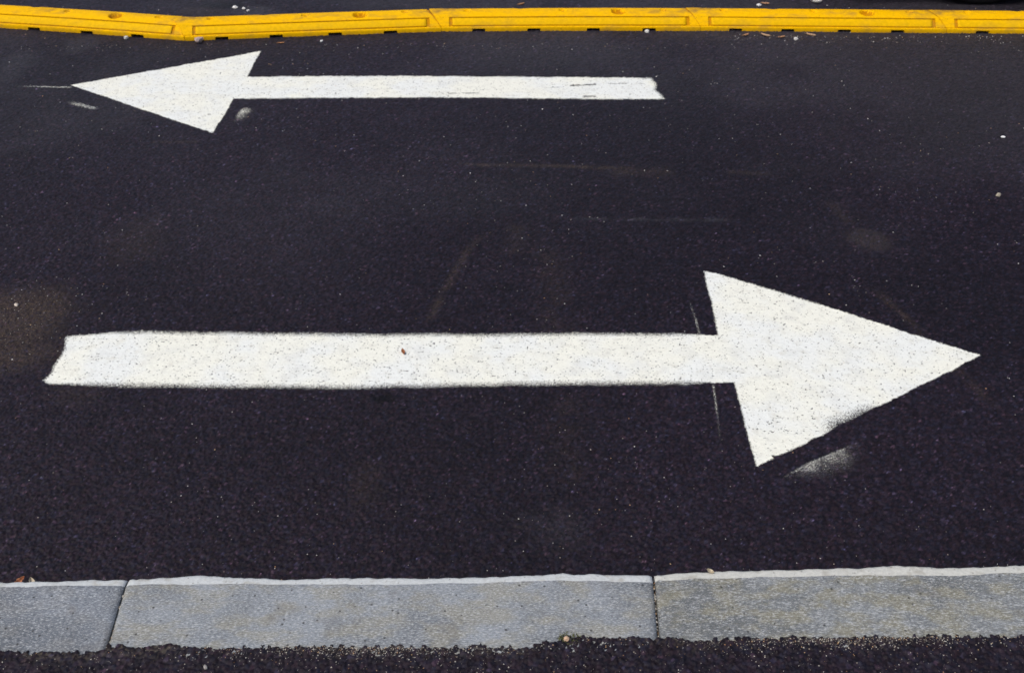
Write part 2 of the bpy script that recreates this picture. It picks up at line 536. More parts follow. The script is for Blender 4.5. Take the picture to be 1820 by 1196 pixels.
streak(dirt, [(-0.24, 3.22), (0.20, 3.20), (0.52, 3.18)], 0.012, 0.85, (0, 0.2, 0.7, 1.0), 61)
streak(dirt, [(0.30, 3.17), (0.60, 3.15)], 0.035, 0.55, (0, 0.4, 0.7, 1.0), 62)
streak(dirt, [(0.74, 3.16), (0.92, 3.15)], 0.016, 0.55, k=63)
streak(dirt, [(-0.24, 2.24), (-0.19, 2.44), (-0.13, 2.66), (-0.01, 2.82)], 0.012, 0.60, (0, 0.05, 0.5, 1.0), 64, 0.75)
streak(dirt, [(-0.01, 2.60), (0.02, 2.80)], 0.03, 0.30, k=65)
streak(dirt, [(0.12, 2.15), (0.12, 2.45), (0.10, 2.80)], 0.045, 0.24, k=66, brk=0.9)
streak(dirt, [(0.13, 1.60), (0.13, 1.95)], 0.05, 0.18, k=67, brk=0.9)
streak(dirt, [(1.05, 2.45), (1.13, 2.20), (1.18, 2.00), (1.22, 1.86)], 0.014, 0.55, k=68, brk=0.8)
streak(dirt, [(1.06, 2.95), (1.10, 2.78)], 0.02, 0.30, k=69)
blob(dust_and_sheen, (1.12, 2.70), (0.085, 0.085), 0.10, 70, 0.5)
blob(dirt, (1.12, 2.70), (0.095, 0.09), 0.34, 170, 0.5)
blob(dirt, (-1.42, 2.28), (0.32, 0.22), 0.95, 72, 0.9)
blob(dirt, (-1.36, 2.12), (0.20, 0.13), 0.85, 73, 0.8)
blob(dirt, (-1.20, 2.70), (0.14, 0.22), 0.24, 74, 0.8)
blob(dirt, (-1.10, 1.95), (0.12, 0.09), 0.25, 75, 0.8)
blob(dust_and_sheen, (-0.60, 2.93), (0.26, 0.16), 0.11, 76, 0.95)
blob(dust_and_sheen, (-0.20, 3.0), (0.5, 0.25), 0.08, 77, 0.9)
blob(dust_and_sheen, (-2.15, 4.15), (0.16, 0.42), 0.26, 78, 0.8)
blob(dust_and_sheen, (-1.95, 4.40), (0.12, 0.16), 0.22, 79, 0.8)
blob(dust_and_sheen, (1.30, 3.85), (0.75, 0.45), 0.13, 80, 0.9)
blob(dust_and_sheen, (0.2, 4.30), (0.6, 0.16), 0.10, 86, 0.9)
blob(dust_and_sheen, (-1.25, 4.86), (0.20, 0.14), 0.34, 87, 0.9)
blob(dirt, (-1.52, 4.82), (0.18, 0.10), 0.35, 88, 0.8)
blob(dust_and_sheen, (-1.6, 4.95), (0.55, 0.12), 0.18, 89, 0.9)
blob(dirt, (-0.33, 1.62), (0.06, 0.12), 0.24, 90, 0.9)
blob(dust_and_sheen, (0.1, 1.5), (0.12, 0.10), 0.10, 91, 0.9)
streak(dirt, [(-1.35, 3.40), (-1.15, 3.395)], 0.008, 0.6, k=92)
streak(dirt, [(-1.9, 2.35), (-1.2, 2.28)], 0.06, 0.3, k=93)
streak(dust_and_sheen, [(0.15, 2.83), (0.75, 2.82)], 0.012, 0.22, k=94, brk=0.8)
sheen_noise = fbm(X, Y, 0.9, 440, 5)                               # grazing sky sheen painted as a paler far lane, in broad uneven patches
dust_and_sheen = np.maximum(dust_and_sheen, smooth(2.2, 4.6, Y + 1.1 * (sheen_noise - 0.5)) * (0.09 + 0.16 * smooth(0.35, 0.65, sheen_noise)))
dark_spots = np.zeros(X.shape)
blob(dark_spots, (-0.325, 1.925), (0.045, 0.022), 0.7, 95, 0.6)
blob(dark_spots, (-0.02, 2.43), (0.05, 0.03), 0.35, 96, 0.6)
blob(dark_spots, (-1.42, 4.93), (0.22, 0.08), 0.6, 97, 0.8)
col1 = col1 * (1 - dark_spots)[..., None]

dirt = 0.72 * dirt * (0.45 + 1.5 * np.clip(0.75 - h1, 0, 1)); dust_and_sheen = dust_and_sheen * (0.45 + 0.95 * h1)
quads = grid_quads(NR, NC)
me = quad_mesh('road', np.stack([X, Y, Z], -1).reshape(-1, 3), quads)
set_col(me, 'stone', col1.reshape(-1, 3))
set_float(me, 'dirt', dirt); set_float(me, 'dust_and_sheen', dust_and_sheen)
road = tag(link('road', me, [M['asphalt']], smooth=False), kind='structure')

def flat_sheet(name, x0, x1, y0, y1, z, mat):
    bm = bmesh.new()
    f = [bm.verts.new(p) for p in ((x0, y0, z), (x1, y0, z), (x1, y1, z), (x0, y1, z))]
    bm.faces.new(f)
    m = bpy.data.meshes.new(name); bm.to_mesh(m); bm.free()
    return link(name, m, [mat])
tag(flat_sheet('ground', -600, 600, -600, 600, -0.012, M['asphalt_far']), kind='structure')

# ------------------------------------------------------------------ painted arrows: a paint film on the very same stones
def paint_film(name, cov, label, lift=0.0010):
    q = quads[(cov.ravel()[quads] > 0.02).any(1)]
    ids, inv = np.unique(q, return_inverse=True)
    v = np.stack([X.ravel()[ids], Y.ravel()[ids], Z.ravel()[ids] + lift], -1)
    m = quad_mesh(name, v, inv.reshape(-1, 4))
    c = cov.ravel()[ids]
    hh = h1.ravel()[ids]; zz = hash2(np.floor(v[:, 0] / 0.006), np.floor(v[:, 1] / 0.006), 5)
    pit = smooth(0.12, 0.04, hh) * (zz > 0.55)               # paint missing in the deepest voids
    set_float(m, 'cover', np.where(c > 0.85, c * 1.25 + 0.1 - 1.25 * pit, c))
    o = link(name, m, [M['paint']])
    return tag(o, label, 'road marking', 'painted arrows on the road')
paint_film('painted_arrow', cov_r, 'large white painted arrow pointing right on asphalt near the kerb')
paint_film('painted_arrow', cov_l, 'white painted arrow pointing left, beside the yellow lane separators')

# ------------------------------------------------------------------ kerb of granite stones
def kerb_stone(x0n, x0f, x1n, x1f, mat, edge, seed, parent, dz=0.0):
    n = max(20, int((x1n - x0n) / 0.007))
    t = np.linspace(0, 1, n)
    xn = x0n + (x1n - x0n) * t; xf = x0f + (x1f - x0f) * t
    yn = along_line(KNEAR, xn) * 0 + (1.118 + 0.0205 * xn) - 0.022
    yi = along_line(KIN, xf) - 0.002 + 0.0055 * (fbm(xf, xf * 0, 0.03, seed, 3) - 0.5)
    yo = along_line(KFAR, xf) + 0.005 * (fbm(xf, xf * 0, 0.02, seed + 1, 3) - 0.5) + 0.0025
    zt = KERB_TOP + dz
    rows_ = []
    endr = np.minimum(smooth(0, 0.008 / (x1n - x0n), t), smooth(0, 0.008 / (x1n - x0n), 1 - t))   # worn ends
    K = 22
    drop_end = -0.004 * (1 - endr)
    rows_.append((xn, yn, np.full(n, -0.03)))
    rows_.append((xn, yn, np.full(n, zt - 0.004)))
    for j in range(K):
        f = j / (K - 1)
        x = xn + (xf - xn) * (0.03 + 0.97 * f)
        y = yn + 0.003 + (yi - yn - 0.003) * f
        z = zt + 0.0016 * (fbm(x, y, 0.05, seed + 3, 3) - 0.5) + drop_end
        rows_.append((x, y, z))
    e1 = yi + (yo - yi) * 0.4; e2 = yi + (yo - yi) * 0.78
    rows_.append((xf, e1, zt - 0.0006 - 0.0010 * vnoise(xf, e1, 0.012, seed + 5) + drop_end))
    rows_.append((xf, e2, zt - 0.0020 - 0.0012 * vnoise(xf, e2, 0.010, seed + 6) + drop_end))
    rows_.append((xf, yo, zt - 0.0030 - 0.002 * vnoise(xf, yo, 0.010, seed + 7) + drop_end))
    rows_.append((xf, yo + 0.006, zt - 0.03 + xf * 0))
    rows_.append((xf, yo + 0.004 + xf * 0, np.full(n, -0.03)))
    nr = len(rows_)
    V = np.stack([np.stack(r, -1) for r in rows_]).reshape(-1, 3)
    Q = grid_quads(nr, n)
    me = quad_mesh('kerb_stone', V, Q)
    bm = bmesh.new(); bm.from_mesh(me)
    bm.verts.ensure_lookup_table()
    for c in (0, n - 1):                                       # close the two ends
        loop = [bm.verts[r * n + c] for r in range(nr)]
        try: bm.faces.new(loop if c == 0 else loop[::-1])
        except ValueError: pass
    bm.normal_update(); bm.to_mesh(me); bm.free()
    o = link('kerb_stone', me, [mat, edge], parent)
    mi = np.zeros(len(me.polygons), dtype=np.int32)
    band = np.arange(nr - 1).repeat(n - 1)
    mi[:len(band)] = np.where(band >= K + 1, 1, 0)
    me.polygons.foreach_set('material_index', mi)
    sm = np.ones(len(me.polygons), dtype=bool); sm[len(band):] = False
    me.polygons.foreach_set('use_smooth', sm)
    return o

bm = bmesh.new()                                               # the dirt-filled bed that shows in the joints
bed = [(-2.7, 1.075), (2.7, 1.182), (2.7, 1.318), (-2.7, 1.212)]
lo = [bm.verts.new((x, y, -0.03)) for x, y in bed]; hi = [bm.verts.new((x, y, KERB_TOP - 0.012)) for x, y in bed]
bm.faces.new(hi)
for i in range(4): bm.faces.new((lo[i], lo[(i + 1) % 4], hi[(i + 1) % 4], hi[i]))
m = bpy.data.meshes.new('kerb'); bm.to_mesh(m); bm.free()
kerb = tag(link('kerb', m, [M['mortar']]), kind='structure')
k0 = kerb_stone(-1.735, -1.742, -0.7340, -0.7475, M['stone_blue'], M['edge_white'], 301, kerb)
k0['label'] = 'blue grey kerb stone at the left edge of the photograph'
k1 = kerb_stone(-0.7305, -0.7435, 0.2645, 0.2725, M['stone_grey'], M['edge_white'], 331, kerb, 0.0015)
k1['label'] = 'middle pale grey kerb stone with both ends in view'
k2 = kerb_stone(0.2695, 0.2775, 1.268, 1.276, M['stone_warm'], M['edge_cream'], 361, kerb, 0.0005)
k2['label'] = 'ochre stained kerb stone at the right'

# ------------------------------------------------------------------ pavement: coarse asphalt lapping ragged over the kerb
px = np.arange(-1.30, 1.30, 0.0023); py = np.arange(0.965, 1.175, 0.0023)
PX, PY = np.meshgrid(px, py)
g1, pcol, (bx, by, sx, sy) = aggregate(PX, PY, 0.0075, 211)
g2, _, _ = aggregate(PX, PY, 0.0050, 223)
line = along_line(KNEAR, sx) + 0.006 * (fbm(sx, sx * 0, 0.07, 231, 4) - 0.5) * 2 + 0.0035 * (hash2(bx, by, 241) - 0.6)
inside = sy < line
PZ = np.where(inside, KERB_TOP + 0.0002 + 0.0048 * g1 + 0.0018 * g2 + 0.003 * (fbm(PX, PY, 0.12, 251, 2) - 0.5), KERB_TOP - 0.02)
dk = along_line(KNEAR, PX) - PY
sandy = np.exp(-(np.clip(dk, 0, 1) / 0.022) ** 2) * smooth(0.42, 0.62, fbm(PX, PY, 0.16, 261, 2))
sandy = np.maximum(sandy, np.exp(-((PX - 0.62) / 0.16) ** 2) * np.exp(-(np.clip(dk, 0, 1) / 0.014) ** 2))
sandy = np.maximum(sandy, 0.8 * np.exp(-((PX + 0.25) / 0.16) ** 2) * np.exp(-(np.clip(dk, 0, 1) / 0.020) ** 2))
crev = smooth(0.45, 0.15, g1)
mixv = np.clip(sandy * crev * 0.22, 0, 0.3)[..., None]
pcol = pcol * (1 - mixv) + np.array([0.30, 0.26, 0.19]) * mixv
me = quad_mesh('pavement', np.stack([PX, PY, PZ], -1).reshape(-1, 3), grid_quads(len(py), len(px)))
set_col(me, 'stone', pcol.reshape(-1, 3))
set_float(me, 'dirt', np.zeros(PX.size)); set_float(me, 'dust_and_sheen', np.zeros(PX.size))
tag(link('pavement', me, [M['asphalt']]), kind='structure')
tag(flat_sheet('pavement', -40, 40, -40, 1.085, KERB_TOP - 0.006, M['asphalt_far']), kind='structure')

# ------------------------------------------------------------------ loose grit (nobody could count it)
def grains(name, pts, cols, sizes, mat):
    n = len(pts)
    base = np.array([(1, 0, 0), (0, 1, 0), (-1, 0, 0), (0, -1, 0), (0, 0, 1), (0, 0, -1)], float)
    tri = np.array([(0, 1, 4), (1, 2, 4), (2, 3, 4), (3, 0, 4), (1, 0, 5), (2, 1, 5), (3, 2, 5), (0, 3, 5)])
    rg = np.random.default_rng(5)
    V = base[None] * (sizes[:, None, None] * (0.6 + 0.7 * rg.random((n, 6, 1))))
    a = rg.random(n) * 6.28
    c, s = np.cos(a)[:, None], np.sin(a)[:, None]
    V = np.stack([V[..., 0] * c - V[..., 1] * s, V[..., 0] * s + V[..., 1] * c, V[..., 2] * 0.7], -1) + pts[:, None]
    T = (tri[None] + (np.arange(n) * 6)[:, None, None]).reshape(-1, 3)
    m = bpy.data.meshes.new(name)
    m.from_pydata(V.reshape(-1, 3).tolist(), [], T.tolist())
    set_col(m, 'stone', np.repeat(cols, 6, 0))
    return link(name, m, [mat])
M['grit'] = mat_vcol('loose_grit')
rg = np.random.default_rng(17)
def grit_cols(n):
    pal = np.array([(0.62, 0.60, 0.56), (0.48, 0.46, 0.44), (0.52, 0.34, 0.18), (0.34, 0.30, 0.26), (0.42, 0.22, 0.10), (0.75, 0.74, 0.72)])
    return pal[rg.choice(6, n, p=[0.27, 0.27, 0.12, 0.2, 0.05, 0.09])] * (0.65 + 0.5 * rg.random((n, 1)))
def surf_z(x, y):
    j = np.clip(np.searchsorted(ry, y), 0, NR - 1)
    i = np.clip(np.round((x / half_w(ry[j]) + 1) / 2 * (NC - 1)).astype(int), 0, NC - 1)
    return Z[j, i]
n = 2200
gy = 1.33 + 3.6 * rg.random(n) ** 1.35
gx = (rg.random(n) * 2 - 1) * half_w(gy) * 0.97
keep = fbm(gx, gy, 0.45, 401, 2) + 0.25 * rg.random(n) > 0.55
gx, gy = gx[keep], gy[keep]
ex = np.array([(-1.42, 2.30), (-1.35, 2.38), (-1.46, 2.20)])
cx_, cy_ = [], []
for (a, b) in ex:
    cx_.append(a + 0.12 * rg.standard_normal(70)); cy_.append(b + 0.08 * rg.standard_normal(70))
ax_ = rg.uniform(1.0, 2.3, 160); cx_.append(ax_); cy_.append(4.50 - np.abs(0.05 * rg.standard_normal(160)) - 0.0 * ax_)
ax_ = rg.uniform(-2.4, 1.0, 120); cx_.append(ax_); cy_.append(4.40 - np.abs(0.05 * rg.standard_normal(120)))
gx = np.concatenate([gx] + cx_); gy = np.concatenate([gy] + cy_)
sz = (0.0007 + 0.0011 * rg.random(len(gx)) ** 2.2) * (0.75 + 0.28 * gy)
tag(grains('loose_grit', np.stack([gx, gy, surf_z(gx, gy) + sz * 0.3], -1), grit_cols(len(gx)), sz, M['grit']),
    'pale sand grains scattered over the dark road', 'grit', kind='stuff')
n = 1700
gx = rg.uniform(-1.1, 1.1, n); gy = along_line(KNEAR, gx) - 0.004 - 0.12 * rg.random(n) ** 1.3
n2 = 900
gx = np.concatenate([gx, rg.normal(0.62, 0.14, n2), rg.normal(-0.27, 0.13, n2)])
gy = np.concatenate([gy, along_line(KNEAR, gx[n:]) - 0.002 - np.abs(rg.normal(0, 0.012, 2 * n2))])
i = np.clip(np.round((gx + 1.30) / 0.0023).astype(int), 0, len(px) - 1); j = np.clip(np.round((gy - 0.965) / 0.0023).astype(int), 0, len(py) - 1)
z = PZ[j, i]
ok = z > KERB_TOP
gx, gy, z = gx[ok], gy[ok], z[ok]
jt = rg.random(90)
jx = np.where(rg.random(90) < 0.7, 0.267 + 0.008 * jt, -0.732 - 0.0135 * jt) + 0.001 * rg.standard_normal(90)
gx = np.concatenate([gx, jx]); gy = np.concatenate([gy, 1.125 + 0.145 * jt + np.where(jx < 0, -0.015, 0)]); z = np.concatenate([z, np.full(90, KERB_TOP - 0.004)])
sz = 0.0005 + 0.0011 * rg.random(len(gx)) ** 2.2
sz[-90:] *= 1.5
tag(grains('loose_grit', np.stack([gx, gy, z + sz * 0.1], -1), grit_cols(len(gx)) * np.array([1, 0.97, 0.88]), sz, M['grit']),
    'pale sand grains in the pavement asphalt along the kerb', 'grit', kind='stuff')

# ------------------------------------------------------------------ yellow lane separators
PROFILE = [(0.0, 0.0), (0.0, 0.0065), (0.0005, 0.0125), (0.001, 0.0165), (0.0022, 0.0192), (0.005, 0.0206),
           (0.0085, 0.0214), (0.0086, 0.0185), (0.0110, 0.0205), (0.0111, 0.0205), (0.025, 0.0330), (0.0390, 0.0455), (0.0418, 0.0480), (0.0419, 0.0543),
           (0.046, 0.0572), (0.051, 0.0592), (0.056, 0.0608), (0.061, 0.0622), (0.066, 0.0634), (0.071, 0.0643), (0.076, 0.0650), (0.082, 0.0656), (0.088, 0.0659), (0.094, 0.0660),
           (0.100, 0.0659), (0.106, 0.0657), (0.112, 0.0653), (0.118, 0.0647), (0.124, 0.0639), (0.131, 0.0626), (0.139, 0.0605), (0.148, 0.0570), (0.158, 0.0520),
           (0.172, 0.0430), (0.184, 0.0330), (0.193, 0.0235), (0.196, 0.018), (0.196, 0.0)]
PANEL_ROWS = (7, 12)                                          # recessed bed of the reflector strip lies between these rows

def joint_e(d):
    s = np.clip((d - 0.004) / 0.11, 0, 1)
    return -0.060 * (1 - (1 - s) ** 1.7)

def bend_curve(p0, pm, p1):
    """quadratic through three points of the front foot: returns f(x along length 0..L) -> (pos, normal away from the camera)"""
    p0, pm, p1 = map(lambda p: np.array(p, float), (p0, pm, p1))
    c = 2 * pm - 0.5 * (p0 + p1)
    L = np.linalg.norm(pm - p0) + np.linalg.norm(p1 - pm)
    def f(x):
        t = (x / L)[..., None]
        pos = (1 - t) ** 2 * p0 + 2 * t * (1 - t) * c + t * t * p1
        tan = 2 * (1 - t) * (c - p0) + 2 * t * (p1 - c)
        tan = tan / np.linalg.norm(tan, axis=-1, keepdims=True)
        return pos, np.stack([-tan[..., 1], tan[..., 0]], -1)
    return f, L

NOTCH = (0.145, 0.36, 0.59, 0.805)
def make_separator(p0, pm, p1, label, lip=0.0015, tilt=0.0, wear=0):
    f, L = bend_curve(p0, pm, p1)
    root = empty('lane_separator', (p0[0], p0[1], 0))
    tag(root, label, 'lane separator', 'yellow lane separators in a row across the road')
    org = np.array([p0[0], p0[1], 0.0])
    d = np.array([p[0] for p in PROFILE]); z = np.array([p[1] for p in PROFILE])
    pa, pb = 0.036, L - 0.050                                  # reflector bed ends
    xs = list(np.linspace(0, L + 0.010, 190)) + [L - 0.0008, L + 0.002]
    for c in NOTCH: xs += [c * L - 0.031, c * L - 0.0305, c * L + 0.0305, c * L + 0.031]
    xs += [pa - 0.0003, pa, pb, pb + 0.0003]
    xs = np.array(sorted(xs))
    nP, nX = len(d), len(xs)
    D = np.repeat(d[:, None], nX, 1); Zp = np.repeat(z[:, None], nX, 1)
    E = joint_e(D)
    reach = np.where(d < 0.043, 0.034, 0.15)[:, None]; reach2 = np.where(d < 0.043, 0.048, 0.15)[:, None]
    w = np.clip(xs[None] / reach, 0, 1); w2 = np.clip((L - xs[None]) / reach2, 0, 1)
    XX = xs[None] + E * np.maximum(1 - w, 1 - w2)
    rowi = np.arange(nP)[:, None]
    # outside the bed's ends the recessed rows are level with the slope
    inbed = (xs >= pa) & (xs <= pb)
    flush = np.interp(d, [0.0085, 0.0415], [0.0245, 0.0540])
    Zp = np.where((rowi >= PANEL_ROWS[0]) & (rowi <= PANEL_ROWS[1]) & ~inbed[None], flush[:, None], Zp)
    # hollows for the bolts: one big cup, three shallow marks; the far side mirrors it
    hol = np.zeros(Zp.shape)
    for (c, dd, r, dep) in ((0.69, 0.086, 0.036, 0.020), (0.31, 0.152, 0.030, 0.014), (0.10, 0.100, 0.018, 0.010), (0.475, 0.098, 0.018, 0.011), (0.865, 0.100, 0.018, 0.009)):
        q = np.hypot(XX - c * L, (D - dd)) / r
        hol = np.maximum(hol, (q < 0.97) * (dep > 0.004))
        Zp = Zp - dep * smooth(1.0, 0.72, q) * (rowi < nP - 2)
    Zp = Zp + lip * smooth(0.075, 0.03, xs + 0.0)[None] * smooth(0.03, 0.06, D) * (D < 0.15)
    Zp = Zp - 0.0030 * smooth(L - 0.001, L + 0.002, xs)[None] * (Zp > 0.004)
    D = D + 0.003 * smooth(L - 0.001, L + 0.002, xs)[None] * (D < 0.01)
    Zp = Zp + 0.0012 * (fbm(XX + p0[0], D, 0.12, 500 + wear, 2) - 0.5) * (Zp > 0.02)
    pos, nrm = f(XX)
    W = np.empty((nP, nX, 3))
    W[..., :2] = pos + nrm * D[..., None]; W[..., 2] = Zp + tilt * XX
    V = W.reshape(-1, 3) - org
    Q = grid_quads(nP, nX)
    xc = 0.5 * (xs[:-1] + xs[1:])
    isn = np.zeros(nX - 1, dtype=bool)
    for c in NOTCH: isn |= np.abs(xc - c * L) < 0.0305
    rr = np.repeat(np.arange(nP - 1), nX - 1); cc = np.tile(np.arange(nX - 1), nP - 1)
    bedq = (rr >= PANEL_ROWS[0] - 1) & (rr <= PANEL_ROWS[1]) & (xc[cc] > pa - 0.0004) & (xc[cc] < pb + 0.0004)   # groove round the strip, its shade painted in dark yellow
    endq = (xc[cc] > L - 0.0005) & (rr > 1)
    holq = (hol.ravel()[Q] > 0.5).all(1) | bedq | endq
    keepq = ~((rr < 2) & isn[cc])
    holq = holq[keepq]; Q = Q[keepq]                               # drainage notches in the foot
    me = quad_mesh('separator_body', V, Q)
    sc = 0.75 * np.maximum(smooth(0.16, 0.02, XX), smooth(0.16, 0.02, L - XX)) * smooth(0.05, 0.075, D)      # tyre scuffs about the joints
    sc = np.maximum(sc, 0.6 * smooth(0.55, 0.75, fbm(XX + 7 * wear, D, 0.16, 520 + wear, 3)) * smooth(0.045, 0.07, D))
    sc = np.maximum(sc, 0.35 * smooth(0.012, 0.002, Zp))
    set_float(me, 'scuff', sc)
    bm = bmesh.new(); bm.from_mesh(me); bm.verts.ensure_lookup_table()
    for c in (0, nX - 1):
        loop = [bm.verts[r * nX + c] for r in range(nP)]
        bm.faces.new(loop[::-1] if c == 0 else loop)
    # walls of each notch, running back under the body
    for c in NOTCH:
        for s in (-1, 1):
            k = int(np.argmin(np.abs(xs - (c * L + s * 0.0305))))
            a, b = bm.verts[0 * nX + k], bm.verts[2 * nX + k]
            nn = Vector((*f(np.array([xs[k]]))[1][0], 0)) * 0.09
            va, vb = bm.verts.new(a.co + nn), bm.verts.new(b.co + nn)
            bm.faces.new((a, b, vb, va))
            bm.verts.ensure_lookup_table()
    bm.normal_update(); bm.to_mesh(me); bm.free()
    body = link('body', me, [M['yellow'], M['yellow_grime_shade']], root, smooth=True)
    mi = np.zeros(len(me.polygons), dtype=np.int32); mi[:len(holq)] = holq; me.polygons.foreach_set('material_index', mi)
    try:
        me.set_sharp_from_angle(angle=R(32))
    except Exception:
        pass
    # reflector strip in its bed, a hair proud of it
    xs2 = np.linspace(pa + 0.0026, pb - 0.0026, 90)
    dd = np.array([0.0112, 0.0113, 0.0118, 0.025, 0.0378, 0.0383, 0.0384]); up = np.array([-0.006, -0.0006, 0.0, 0.0002, 0.0, -0.0006, -0.006])
    zz = np.interp(dd, [0.0085, 0.0419], [0.0245, 0.0543]) + up
    DD = np.repeat(dd[:, None], 90, 1); EE = joint_e(DD)
    w = np.clip(xs2 / 0.14, 0, 1)[None]; w2 = np.clip((L - xs2) / 0.14, 0, 1)[None]
    XX2 = np.repeat(xs2[None], len(dd), 0)
    pos, nrm = f(XX2)
    W = np.empty((len(dd), 90, 3)); W[..., :2] = pos + nrm * DD[..., None]; W[..., 2] = zz[:, None] + tilt * XX2
    W[:, 0, 2] -= 0.006; W[:, -1, 2] -= 0.006; W[:, 0, 0] = W[:, 1, 0] - 0.0004; W[:, -1, 0] = W[:, -2, 0] + 0.0004
    me = quad_mesh('reflector_strip', W.reshape(-1, 3) - org, grid_quads(len(dd), 90))
    st = link('reflector_strip', me, [M['yellow_strip'], M['yellow_grime_shade']], root)
    r2 = np.repeat(np.arange(len(dd) - 1), 89); c2 = np.tile(np.arange(89), len(dd) - 1)
    me.polygons.foreach_set('material_index', ((r2 == 0) | (r2 == len(dd) - 2) | (c2 == 0) | (c2 == 88)).astype(np.int32))
    return root

make_separator((-2.630, 4.640), (-2.07, 4.552), (-1.492, 4.442), 'leftmost yellow rubber lane separator, angled towards the left arrow tip', wear=1)
make_separator((-1.4865, 4.4385), (-0.92, 4.500), (-0.328, 4.558), 'bent yellow rubber lane separator behind the left arrow head, second from left', lip=0.003, wear=2)
make_separator((-0.3265, 4.558), (0.27, 4.569), (0.876, 4.567), 'straight yellow lane separator in the middle, behind the shaft of the left arrow', wear=3)
make_separator((0.8775, 4.569), (1.44, 4.553), (2.010, 4.538), 'yellow lane separator right of the left arrow shaft, second from right', lip=0.001, wear=4)
make_separator((2.012, 4.538), (2.58, 4.524), (3.150, 4.512), 'rightmost yellow lane separator in front of the parked car tyre', lip=0.001, wear=5)

# ------------------------------------------------------------------ leaves, pebbles and scraps
def leaf(name, loc, size, col, label, rz=0.0, curl=0.25, width=0.4, group=None, rx=0.0, notched=False):
    mt = mat_plain('leaf_' + str(len(bpy.data.materials)), col, 0.75, 0.25, 0.3, 160)
    n, k = 13, 7
    V, Q = [], []
    for i in range(n):
        t = i / (n - 1)
        hw = width * 0.5 * size * math.sin(math.pi * min(1, t * 0.97 + 0.02)) ** 0.75 * (1.15 - 0.4 * t)
        if notched: hw *= 0.65 + 0.35 * abs(math.sin(t * 9.5))
        for j in range(k):
            s = (j / (k - 1) - 0.5) * 2
            V.append(((t - 0.5) * size, s * hw, size * curl * (s * s * 0.45 + (t - 0.5) ** 2 * 1.1) + size * 0.02 * math.sin(7 * t + 3 * s)))
    for i in range(n - 1):
        for j in range(k - 1):
            a = i * k + j
            Q.append((a, a + 1, a + k + 1, a + k))
    root = empty(name, loc, rz)
    root.rotation_euler = (rx, 0, rz)
    me = quad_mesh('blade', np.array(V), np.array(Q))
    b = link('blade', me, [mt], root, smooth=True)
    so = b.modifiers.new('thickness', 'SOLIDIFY'); so.thickness = max(0.0004, size * 0.012)
    bm = bmesh.new()                                           # stalk and midrib
    pts = [Vector((-0.72 * size, 0.03 * size, size * curl * 0.5)), Vector((-0.5 * size, 0, size * curl * 0.30)), Vector((0, 0, size * 0.02)), Vector((0.45 * size, 0, size * curl * 0.25))]
    rad = size * 0.022
    rings = []
    for q, p in enumerate(pts):
        r = rad * (1 - 0.2 * q)
        rings.append([bm.verts.new(p + Vector((0, r * math.cos(a), r * math.sin(a)))) for a in (0, 2.09, 4.19)])
    for a, b_ in zip(rings[:-1], rings[1:]):
        for q in range(3): bm.faces.new((a[q], a[(q + 1) % 3], b_[(q + 1) % 3], b_[q]))
    m2 = bpy.data.meshes.new('stalk'); bm.to_mesh(m2); bm.free()
    link('stalk', m2, [mt], root)
    return tag(root, label, 'leaf', group)

def pebble(name, loc, size, col, label, squash=0.65, group=None, seed=0):
    bm = bmesh.new()
    bmesh.ops.create_icosphere(bm, subdivisions=2, radius=1.0)
    rr = random.Random(seed)
    ph = [rr.random() * 6 for _ in range(6)]
    for v in bm.verts:
        c = v.co
        k = 1 + 0.20 * math.sin(2.3 * c.x + ph[0]) + 0.17 * math.sin(2.9 * c.y + ph[1]) + 0.13 * math.sin(3.7 * c.z + ph[2]) + 0.10 * math.sin(5 * (c.x + c.y) + ph[3])
        v.co = Vector((c.x * 1.25, c.y * 0.9, c.z * squash)) * k * size * 0.5
    m = bpy.data.meshes.new(name); bm.to_mesh(m); bm.free()
    o = link(name, m, [mat_plain('pebble_%d' % seed, col, 0.8, 0.3, 0.2, 300)])
    o.location = (loc[0], loc[1], loc[2] + size * squash * 0.40)
    o.rotation_euler = (0, 0, rr.random() * 6)
    return tag(o, label, 'pebble', group)

leaf('fallen_leaf', (-0.291, 2.113, 0.0035), 0.024, (0.30, 0.12, 0.055), 'small curled brown leaf on the white shaft of the right-pointing arrow', R(-72), 0.3, 0.42)
leaf('fallen_leaf', (-1.075, 1.300, 0.045), 0.042, (0.46, 0.34, 0.19), 'tan dry leaf behind the kerb at the left edge of the photograph', R(20), 0.35, 0.62, rx=R(25), notched=True)
leaf('fallen_leaf', (-0.985, 1.305, 0.048), 0.024, (0.38, 0.16, 0.08), 'reddish leaf scrap behind the left kerb stone, right of the tan leaf', R(60), 0.4, 0.55, rx=R(20), notched=True)
leaf('fallen_leaf', (-0.958, 1.300, 0.052), 0.020, (0.50, 0.42, 0.30), 'pale cream leaf scrap leaning on the left kerb stone', R(130), 0.4, 0.6, rx=R(30))
leaf('fallen_leaf', (0.388, 1.2865, 0.0975), 0.015, (0.42, 0.36, 0.26), 'tiny curled beige leaf on the white edge of the right kerb stone', R(-35), 0.6, 0.7)
leaf('fallen_leaf', (-1.045, 4.405, 0.003), 0.030, (0.42, 0.20, 0.09), 'orange brown leaf scrap on asphalt before the bent lane separator', R(5), 0.2, 0.3)
